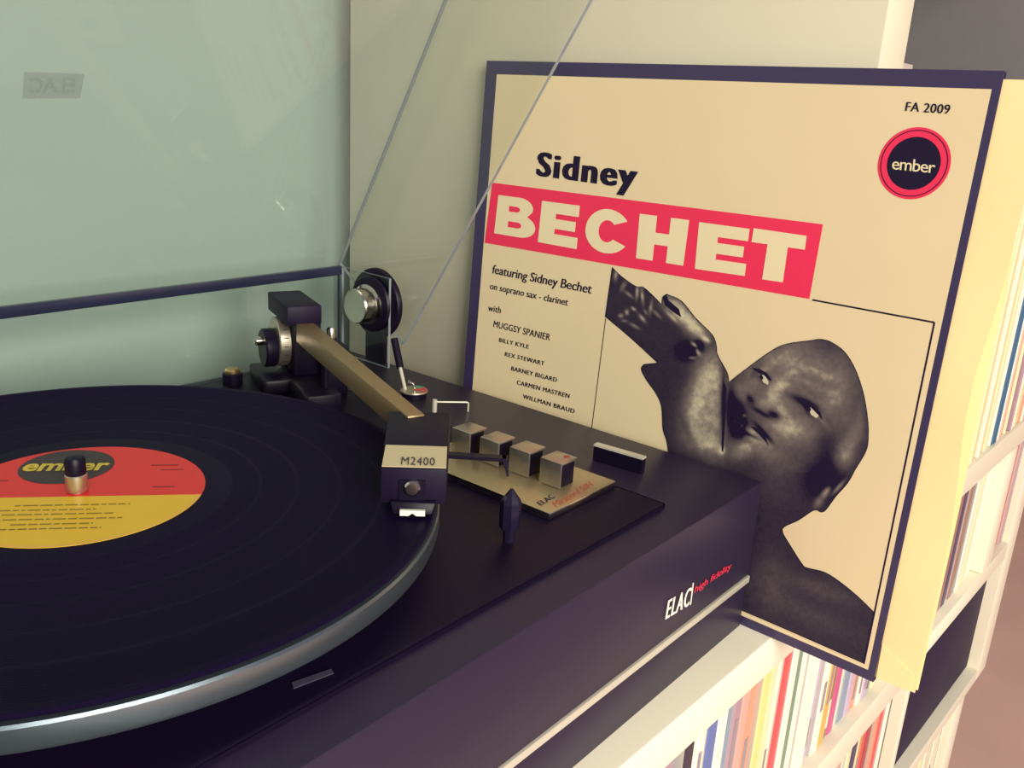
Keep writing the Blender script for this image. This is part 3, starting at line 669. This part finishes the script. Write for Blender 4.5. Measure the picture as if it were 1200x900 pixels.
flat('printed_field', [(0.0090, 0.0058), (0.3114, 0.0058), (0.3114, 0.3050), (0.0100, 0.3046)], 0.00012, M_paper)
flat_px('title_banner', [(577, 214), (964.5, 263), (948.5, 350.5), (568, 284.5)], 0.00024, M_cred)
# heavy block letters, each drawn in a unit cell and laid into its quad (TL,TR,BR,BL)
def arc(cx, cy, rx, ry, a0, a1, n=14): return [(cx+rx*math.cos(math.radians(a0+(a1-a0)*i/n)), cy+ry*math.sin(math.radians(a0+(a1-a0)*i/n))) for i in range(n+1)]
GL = {
 'B': [[(0, 0), (0.62, 0)]+arc(0.62, 0.285, 0.38, 0.285, -90, 60, 10)+[(0.80, 0.535)]+arc(0.60, 0.76, 0.36, 0.24, -40, 90, 10)+[(0, 1)]],
 'E': [[(0, 0), (1, 0), (1, 0.26), (0.40, 0.26), (0.40, 0.385), (0.92, 0.385), (0.92, 0.615), (0.40, 0.615), (0.40, 0.74), (0.98, 0.74), (0.98, 1), (0, 1)]],
 'C': [arc(0.5, 0.5, 0.5, 0.54, 34, 326, 30)+arc(0.49, 0.5, 0.19, 0.27, 318, 42, 20)],
 'H': [[(0, 0), (0.36, 0), (0.36, 0.37), (0.64, 0.37), (0.64, 0), (1, 0), (1, 1), (0.64, 1), (0.64, 0.63), (0.36, 0.63), (0.36, 1), (0, 1)]],
 'T': [[(0.31, 0), (0.69, 0), (0.69, 0.72), (1, 0.72), (1, 1), (0, 1), (0, 0.72), (0.31, 0.72)]]}
GH = {'B': [[(0.33, 0.22), (0.56, 0.22)]+arc(0.56, 0.295, 0.10, 0.075, -90, 90, 8)+[(0.33, 0.37)], [(0.33, 0.62), (0.52, 0.62)]+arc(0.52, 0.69, 0.10, 0.07, -90, 90, 8)+[(0.33, 0.76)]]}
def letter(ch, quad):
    tl, tr, br, bl = [cpx(*q) for q in quad]
    def mp(x, y):
        b0 = (bl[0]+(br[0]-bl[0])*x, bl[1]+(br[1]-bl[1])*x); t0 = (tl[0]+(tr[0]-tl[0])*x, tl[1]+(tr[1]-tl[1])*x)
        return (b0[0]+(t0[0]-b0[0])*y, b0[1]+(t0[1]-b0[1])*y)
    for g in GL[ch]: flat('title_letter', [mp(*q) for q in g], 0.00036, M_ccream)
    for g in GH.get(ch, []): flat('letter_counter', [mp(*q) for q in g], 0.00048, M_cred)
letter('B', [(584.5, 228.5), (626.5, 234), (628, 281.5), (579.3, 273.2)])
letter('E', [(635.5, 235.3), (680.8, 241.3), (676, 292), (630.6, 283.6)])
letter('C', [(689, 243.5), (741, 251), (737, 299), (684, 291)])
letter('H', [(750, 250.5), (808, 258), (801, 311.5), (745.5, 302.5)])
letter('E', [(819.5, 260.3), (880, 268.5), (873, 323.5), (814.5, 315)])
letter('T', [(883.5, 267.5), (945.5, 276.5), (938, 334), (874, 324.5)])
# lettering
def ctext(txt, bl, br, tl, bold=0.02, sp_=1.0, mt=M_inkb, o=0.0003, faux=(0.025, 0.05)):
    q = [cv(*cpx(*z)) for z in (bl, br, tl)]
    return text_on('printed_lettering', txt, q[0], q[1], q[2], NO*o, mt, fp, AO, bold, sp_, False, faux)
ctext('Sidney', (628, 205.2), (746, 221), (630.5, 176.5), 0.012, 1.14, faux=(0.03, 0.06, 0.09))
ctext('FA 2009', (1060.5, 130.2), (1112.5, 133.8), (1062.5, 119), 0.0, 1.06)
ctext('featuring Sidney Bechet', (576.4, 320), (693, 344.2), (578.2, 309.5), 0.0, 0.98)
ctext('on soprano sax - clarinet', (574, 338.5), (665.5, 358.2), (575.3, 330.5), 0.0, 1.0)
ctext('with', (571.8, 364), (587, 367.2), (573, 356.2), 0.0, 1.06)
ctext('MUGGSY SPANIER', (578.3, 383), (644.6, 399.2), (579.4, 375.2), 0.0, 1.06)
ctext('BILLY KYLE', (584.8, 400.3), (619.8, 408.8), (585.5, 395.4), 0.0, 1.12, faux=(0.03, 0.06, 0.09))
ctext('REX STEWART', (591.6, 417), (638, 428.4), (592.4, 412.1), 0.0, 1.12, faux=(0.03, 0.06, 0.09))
ctext('BARNEY BIGARD', (599, 433.8), (652.8, 447.8), (599.8, 428.7), 0.0, 1.12, faux=(0.03, 0.06, 0.09))
ctext('CARMEN MASTREN', (605.6, 450.2), (667.4, 466.7), (606.5, 445.1), 0.0, 1.12, faux=(0.03, 0.06, 0.09))
ctext('WILLMAN BRAUD', (612.7, 466.4), (673.5, 484.5), (613.4, 461.4), 0.0, 1.12, faux=(0.03, 0.06, 0.09))
# emblem
ec = cpx(1070.5, 191.8); ER = 0.0169
def ring(name, r0_, r1_, o, mt):
    bm = bmesh.new(); N = 56
    vo = [bm.verts.new(cv(ec[0]+r1_*math.cos(2*math.pi*i/N), ec[1]+r1_*math.sin(2*math.pi*i/N), o)) for i in range(N)]
    if r0_ <= 0: bm.faces.new(vo)
    else:
        vi = [bm.verts.new(cv(ec[0]+r0_*math.cos(2*math.pi*i/N), ec[1]+r0_*math.sin(2*math.pi*i/N), o)) for i in range(N)]
        for i in range(N): bm.faces.new((vo[i], vo[(i+1) % N], vi[(i+1) % N], vi[i]))
    me = bpy.data.meshes.new(name); bmesh.ops.translate(bm, verts=bm.verts, vec=-AO); bm.to_mesh(me); bm.free(); return link(name, me, mt, fp)
ring('emblem_disc', 0, ER, 0.00024, M_cred); ring('emblem_line', ER*0.90, ER*0.925, 0.00034, M_inkb); ring('emblem_core', 0, ER*0.735, 0.00034, M_inkb)
ctext('ember', (1045, 198.3), (1095.5, 203.3), (1046.5, 183.5), 0.0, 0.9, M_ccream, 0.00046, (0.02,))
# frame lines
def strip(name, pts, wdt, mt, o=0.0002):
    for (p, q) in zip(pts, pts[1:]):
        a, b = Vector(cpx(*p)), Vector(cpx(*q)); d = (b-a).normalized(); n = Vector((-d.y, d.x))*wdt/2
        flat(name, [tuple(a-n), tuple(b-n), tuple(b+n), tuple(a+n)], o, mt)
strip('frame_line', [(952, 351.5), (1095, 378), (1012.5, 778)], 0.0009, M_inkb)
strip('frame_line', [(710, 373), (690, 530)], 0.0006, M_inkb)
# printed photograph: man with a horn raised to the upper left
SIL = [(717.4, 312.7), (728, 323), (745, 335), (754.4, 336.4), (767, 347.5), (775, 356), (776.6, 348), (781.3, 344.3), (798.8, 352.3), (816, 372.8), (835, 391.8), (840, 404.5), (841.5, 415.6), (852.6, 436.2), (854.8, 447.3),
       (873.2, 433), (901.7, 412.4), (920.7, 403), (949.2, 398.8), (961.9, 397.2), (974.5, 400.7), (990.4, 412.4), (1003, 433), (1012.5, 461.5), (1017.3, 490), (1018.2, 509), (1015.7, 528), (1003, 550), (994, 566),
       (980, 582), (968, 598), (962, 600.4), (954, 598.4), (936, 610), (920, 617.4), (918, 624), (926, 638), (940, 660), (946, 665), (966, 670), (984, 681), (1006, 699), (1024.5, 717), (1011.8, 777.5),
       (868, 715), (800, 690), (790, 600), (784, 540), (781, 517), (776.6, 502.7), (775, 477), (768.7, 461.5), (757.6, 445.7), (751.3, 433), (754.4, 426.7), (770, 425), (753, 409), (734, 392), (709, 371)]
def smooth_loop(P, n=4, sharp=55):
    out = []; N = len(P)
    for i in range(N):
        p0, p1, p2, p3 = [Vector(P[(i+k-1) % N]) for k in range(4)]
        def ang(a, b, c): return math.degrees((b-a).angle(c-b, 0))
        if ang(p0, p1, p2) > sharp: p0 = p1-(p2-p1)
        if ang(p1, p2, p3) > sharp: p3 = p2+(p2-p1)
        for k in range(n):
            t = k/n
            q = 0.5*((2*p1)+(p2-p0)*t+(2*p0-5*p1+4*p2-p3)*t*t+(3*p1-p0-3*p2+p3)*t**3)
            out.append((q.x, q.y))
    return out
SIL = smooth_loop(SIL)
flat_px('portrait_silhouette', SIL, 0.00026, M_inkb)
# tones of the printed photograph: soft blobs (px, py, half-length, half-width, angle deg, strength)
BLOBS = [
 # head mass
 (935, 470, 62, 60, 0, 0.22), (905, 425, 34, 13, -30, 0.20), (948, 425, 40, 16, 20, 0.16), (985, 460, 16, 40, 0, 0.10),
 (918, 452, 20, 9, -55, 0.17), (965, 440, 24, 4, 22, 0.16), (955, 452, 28, 4, 24, 0.12), (934, 436, 18, 3, -10, 0.12), (975, 470, 8, 16, 30, 0.16),
 (880, 452, 16, 9, -40, 0.10), (868, 462, 12, 10, 0, 0.18), (894, 432, 22, 4, -32, 0.12),
 (906, 462, 9, 18, 28, 0.30), (916, 481, 9, 9, 0, 0.22), (893, 472, 8, 4, 30, 0.12), (921, 500, 16, 13, 0, 0.30), (938, 508, 16, 12, 0, 0.16), (906, 500, 8, 6, 0, 0.10),
 (880, 505, 13, 4, 28, 0.34), (887, 516, 13, 5, 24, 0.34), (890, 527, 12, 6, 10, 0.20), (876, 522, 8, 10, 0, 0.22), (866, 528, 10, 10, 0, 0.30), (905, 530, 16, 14, 0, 0.14),
 # eyes and brows
 (886, 436, 10, 3.5, -48, -0.24), (941, 470, 17, 4, 24, -0.30), (895.5, 443.5, 8, 5, 40, -0.30), (951, 481, 12, 6, 40, -0.34), (897, 445, 4.0, 2.3, 50, 0.85), (953.5, 482.5, 6, 2.6, 48, 0.85), (949, 477, 3, 2.5, 0, -0.5),
 (962, 492, 12, 3, 45, 0.14), (930, 486, 10, 4, 60, -0.10),
 # nostrils, mouth
 (879, 467, 6, 3.5, 50, -0.32), (908, 486, 8, 4, 30, -0.5), (893, 484, 12, 2.5, 32, -0.30), (896, 508, 14, 2.2, 48, -0.40), (880, 510, 12, 1.6, 26, -0.4),
 (862, 486, 8, 18, 0, -0.55), (868, 500, 7, 12, -20, -0.5), (857, 470, 4, 14, 0, -0.3), (862, 494, 3, 1.5, 20, 0.7), (869, 499, 2.5, 1.2, 0, 0.6), (872, 487, 2, 1.5, 0, 0.4),
 # temple hair, jaw, ear
 (990, 533, 9, 14, 10, 0.34), (1000, 512, 7, 16, 5, 0.18), (1008, 495, 5, 18, 0, 0.12), (965, 560, 22, 20, 0, -0.16), (970, 520, 14, 22, 0, -0.10), (968, 577, 6, 3, -55, 0.55), (983, 571, 9, 1.8, -48, 0.45), (960, 588, 4, 7, 30, 0.30),
 (925, 545, 26, 12, -10, 0.05), (905, 575, 30, 16, 0, 0.03), (960, 690, 44, 10, 20, 0.09), (905, 680, 16, 34, 0, 0.07), (940, 715, 60, 12, 25, 0.06),
 # hand on the horn
 (792, 360, 17, 9, 42, 0.52), (812, 381, 18, 9, 48, 0.52), (826, 397, 12, 6, 50, 0.36), (803, 372, 20, 6, 45, 0.20),
 (822, 450, 11, 30, 8, 0.48), (838, 440, 9, 26, 0, 0.40), (815, 490, 15, 26, -4, 0.42), (838, 495, 12, 34, 0, 0.36), (826, 520, 22, 11, 20, 0.34), (846, 528, 4, 5, 0, 0.5),
 (847, 470, 2.2, 34, 2, -0.30), (806, 506, 4, 18, -20, -0.16),
 # ring and bracelet
 (806, 411, 8, 7, 0, -0.7), (820, 404, 6, 8, 20, -0.5), (833, 404, 5, 6, 0, -0.25), (814, 404, 4, 2, 30, 0.8), (818, 412, 5, 2.2, 60, 0.7), (828, 398, 4, 2, 30, 0.6), (811, 419, 4, 1.5, 0, 0.5),
 # highlights of the horn keys
 (722, 322, 2, 5, 10, 0.5), (731, 335, 2, 6, 30, 0.35), (747, 342, 1.6, 7, 5, 0.6), (753, 347, 1.6, 8, -5, 0.55), (737, 345, 5, 1.6, 40, 0.45), (743, 362, 3, 1.6, 40, 0.5), (753, 373, 5, 1.8, 50, 0.6),
 (728, 370, 2.5, 2, 0, 0.55), (735, 366, 2, 3, 0, 0.5), (763, 360, 1.5, 7, 10, 0.45), (770, 368, 6, 1.6, 45, 0.35), (787, 371, 9, 1.8, 45, 0.45), (744, 382, 6, 1.5, 30, 0.4), (732, 376, 3, 1.5, 0, 0.3), (757, 366, 3, 1.4, 60, 0.35)]
def inside(x, y, poly):
    r = False; n = len(poly); j = n-1
    for i in range(n):
        xi, yi = poly[i]; xj, yj = poly[j]
        if (yi > y) != (yj > y) and x < (xj-xi)*(y-yi)/(yj-yi)+xi: r = not r
        j = i
    return r
BL2 = [(x, y, a, b, math.cos(math.radians(t)), math.sin(math.radians(t)), s) for (x, y, a, b, t, s) in BLOBS]
def tone(x, y):
    t = 0.05; neg = 0.0
    for bx, by, a, b, ct, st_, s in BL2:
        dx, dy = x-bx, y-by
        if abs(dx) > 2.6*max(a, b) or abs(dy) > 2.6*max(a, b): continue
        p = (dx*ct+dy*st_)/a; q = (-dx*st_+dy*ct)/b
        e = p*p+q*q
        if e < 6.5: t += 1.3*s*math.exp(-e*0.85)
    g = (math.sin(x*12.9898+y*78.233)*43758.5453) % 1.0
    n1 = mnoise.noise(Vector((x*0.16, y*0.16, 3.0))); n2 = mnoise.noise(Vector((x*0.05, y*0.09, 8.0))); n3 = mnoise.noise(Vector((x*0.45, y*0.45, 1.0)))
    return max(0.0, min(1.0, t*(1+0.22*n1+0.18*n2+0.16*n3)+(g-0.5)*0.04))
def portrait():
    ST = 1.25; x0, x1, y0, y1 = 708, 1028, 311, 780
    nx, ny = int((x1-x0)/ST), int((y1-y0)/ST)
    idx = {}; verts = []; cols = []; faces = []
    dk = s2l((32, 23, 50)); md = s2l((120, 108, 104)); lt = s2l((206, 194, 164))
    ins = [[inside(x0+i*ST, y0+j*ST, SIL) for i in range(nx+1)] for j in range(ny+1)]
    def vid(i, j):
        if (i, j) not in idx:
            x, y = x0+i*ST, y0+j*ST; t = tone(x, y)
            c = [dk[k]+(md[k]-dk[k])*(t/0.5) if t < 0.5 else md[k]+(lt[k]-md[k])*((t-0.5)/0.5) for k in range(3)]
            idx[(i, j)] = len(verts); a, b = cpx(x, y); verts.append(tuple(cv(a, b, 0.00036)-AO)); cols.append((*c, 1))
        return idx[(i, j)]
    for j in range(ny):
        for i in range(nx):
            if y0+j*ST > 735 and False: continue
            if ins[j][i] and ins[j][i+1] and ins[j+1][i] and ins[j+1][i+1]:
                faces.append((vid(i, j), vid(i+1, j), vid(i+1, j+1), vid(i, j+1)))
    me = bpy.data.meshes.new('portrait_print'); me.from_pydata(verts, [], faces)
    at = me.color_attributes.new('tone', 'FLOAT_COLOR', 'POINT')
    for k, c in enumerate(cols): at.data[k].color = c
    o = link('portrait_print', me, vcol_mat('portrait_ink', 0.4), fp)
    o['label'] = 'printed photograph of a man raising a horn'
portrait()
M_eye = mat('portrait_eye_white', (206, 196, 166), rough=0.45); M_skin = mat('portrait_skin_light', (150, 138, 126), rough=0.45)
for pts in ([(890, 439.5), (894, 438), (898, 442), (901, 448), (900, 451), (895, 448)], [(945, 474), (951, 475), (957, 480), (960, 487), (957, 490), (951, 486)]):
    flat_px('portrait_eye', pts, 0.00044, M_eye)
for pts in ([(890, 440), (893, 438), (895, 443), (893, 446)], [(944, 474), (948.5, 474), (951, 480), (949, 483.5)],
            [(881, 431), (890, 432), (899, 437), (905, 446), (902, 446), (896, 440), (888, 436)], [(932, 466), (942, 467), (953, 473), (962, 484), (964, 492), (959, 486), (950, 477), (940, 472)],
            [(893, 505), (898, 513), (901, 522), (897, 517), (889, 508), (880, 500), (885, 500)],
            [(848, 445), (852, 455), (850, 500), (848, 530), (846, 528), (847, 490)], [(776.6, 348), (781, 345), (784, 352), (796, 362), (799, 372), (790, 366), (780, 358)]):
    flat_px('portrait_line', pts, 0.00048, M_inkb)
strip('frame_line', [(868, 717.5), (1016, 783)], 0.0011, M_ccream, 0.0004)

# ------------------------------------------------------------------ inner sleeve peeping out of the cover's open side
isl = thing('inner_sleeve', 'tan paper inner sleeve slipping out of the album cover opening', 'record sleeve', cv(CS-0.01, 0.003, -0.0015))
IO = cv(CS-0.01, 0.003, -0.0015)
M_tan = mat('tan_paper', (252, 226, 166), rough=0.55, var=0.06, scale=14, bump=0.25, bscale=60)
b_ = M_tan.node_tree.nodes['Principled BSDF']; b_.inputs['Transmission Weight'].default_value = 0.0
def sheet(name, o_base, bulge, ext, thick=0.00025, mt=M_tan, b0=0.003, b1=0.3095):
    bm = bmesh.new(); NA, NB = 14, 60; g = {}
    for side in (0, 1):
        for j in range(NB+1):
            t = j/NB; b = b0+(b1-b0)*t; e = ext(t)
            for i in range(NA+1):
                s = i/NA; a = 0.150+(e-0.150)*(s**0.35)
                k = max(0.0, (a-CS)/0.024)
                o = o_base+bulge*(k**1.3)*(0.6+0.4*math.sin(3.1*t+0.6))+0.0006*k*math.sin(17*t)-(0.0 if side == 0 else thick)
                g[(side, i, j)] = bm.verts.new(cv(a, b, o))
    for j in range(NB):
        for i in range(NA):
            bm.faces.new((g[(0, i, j)], g[(0, i+1, j)], g[(0, i+1, j+1)], g[(0, i, j+1)]))
            bm.faces.new((g[(1, i, j)], g[(1, i, j+1)], g[(1, i+1, j+1)], g[(1, i+1, j)]))
        bm.faces.new((g[(0, NA, j)], g[(1, NA, j)], g[(1, NA, j+1)], g[(0, NA, j+1)]))
    return from_bm(name, bm, mt, isl, IO, 60)
sheet('front_sheet', -0.0011, -0.001, lambda t: 0.3345+0.0015*math.sin(2.2*t+1.2)-0.009*math.exp(-((t-0.52)/0.16)**2)*0.55)
sheet('back_sheet', -0.0026, -0.004, lambda t: 0.3362-0.004*t*t)
bm = bmesh.new()
add_hull_prism(bm, [cv(0.3155, 0.0225, -0.0009), cv(0.3330, 0.0130, -0.0014), cv(0.3335, 0.0030, -0.0014), cv(0.3160, 0.0028, -0.0009)],
               [cv(0.3155, 0.0225, -0.0006), cv(0.3330, 0.0130, -0.0011), cv(0.3335, 0.0030, -0.0011), cv(0.3160, 0.0028, -0.0006)])
o = from_bm('folded_corner', bm, M_tan, isl, IO)
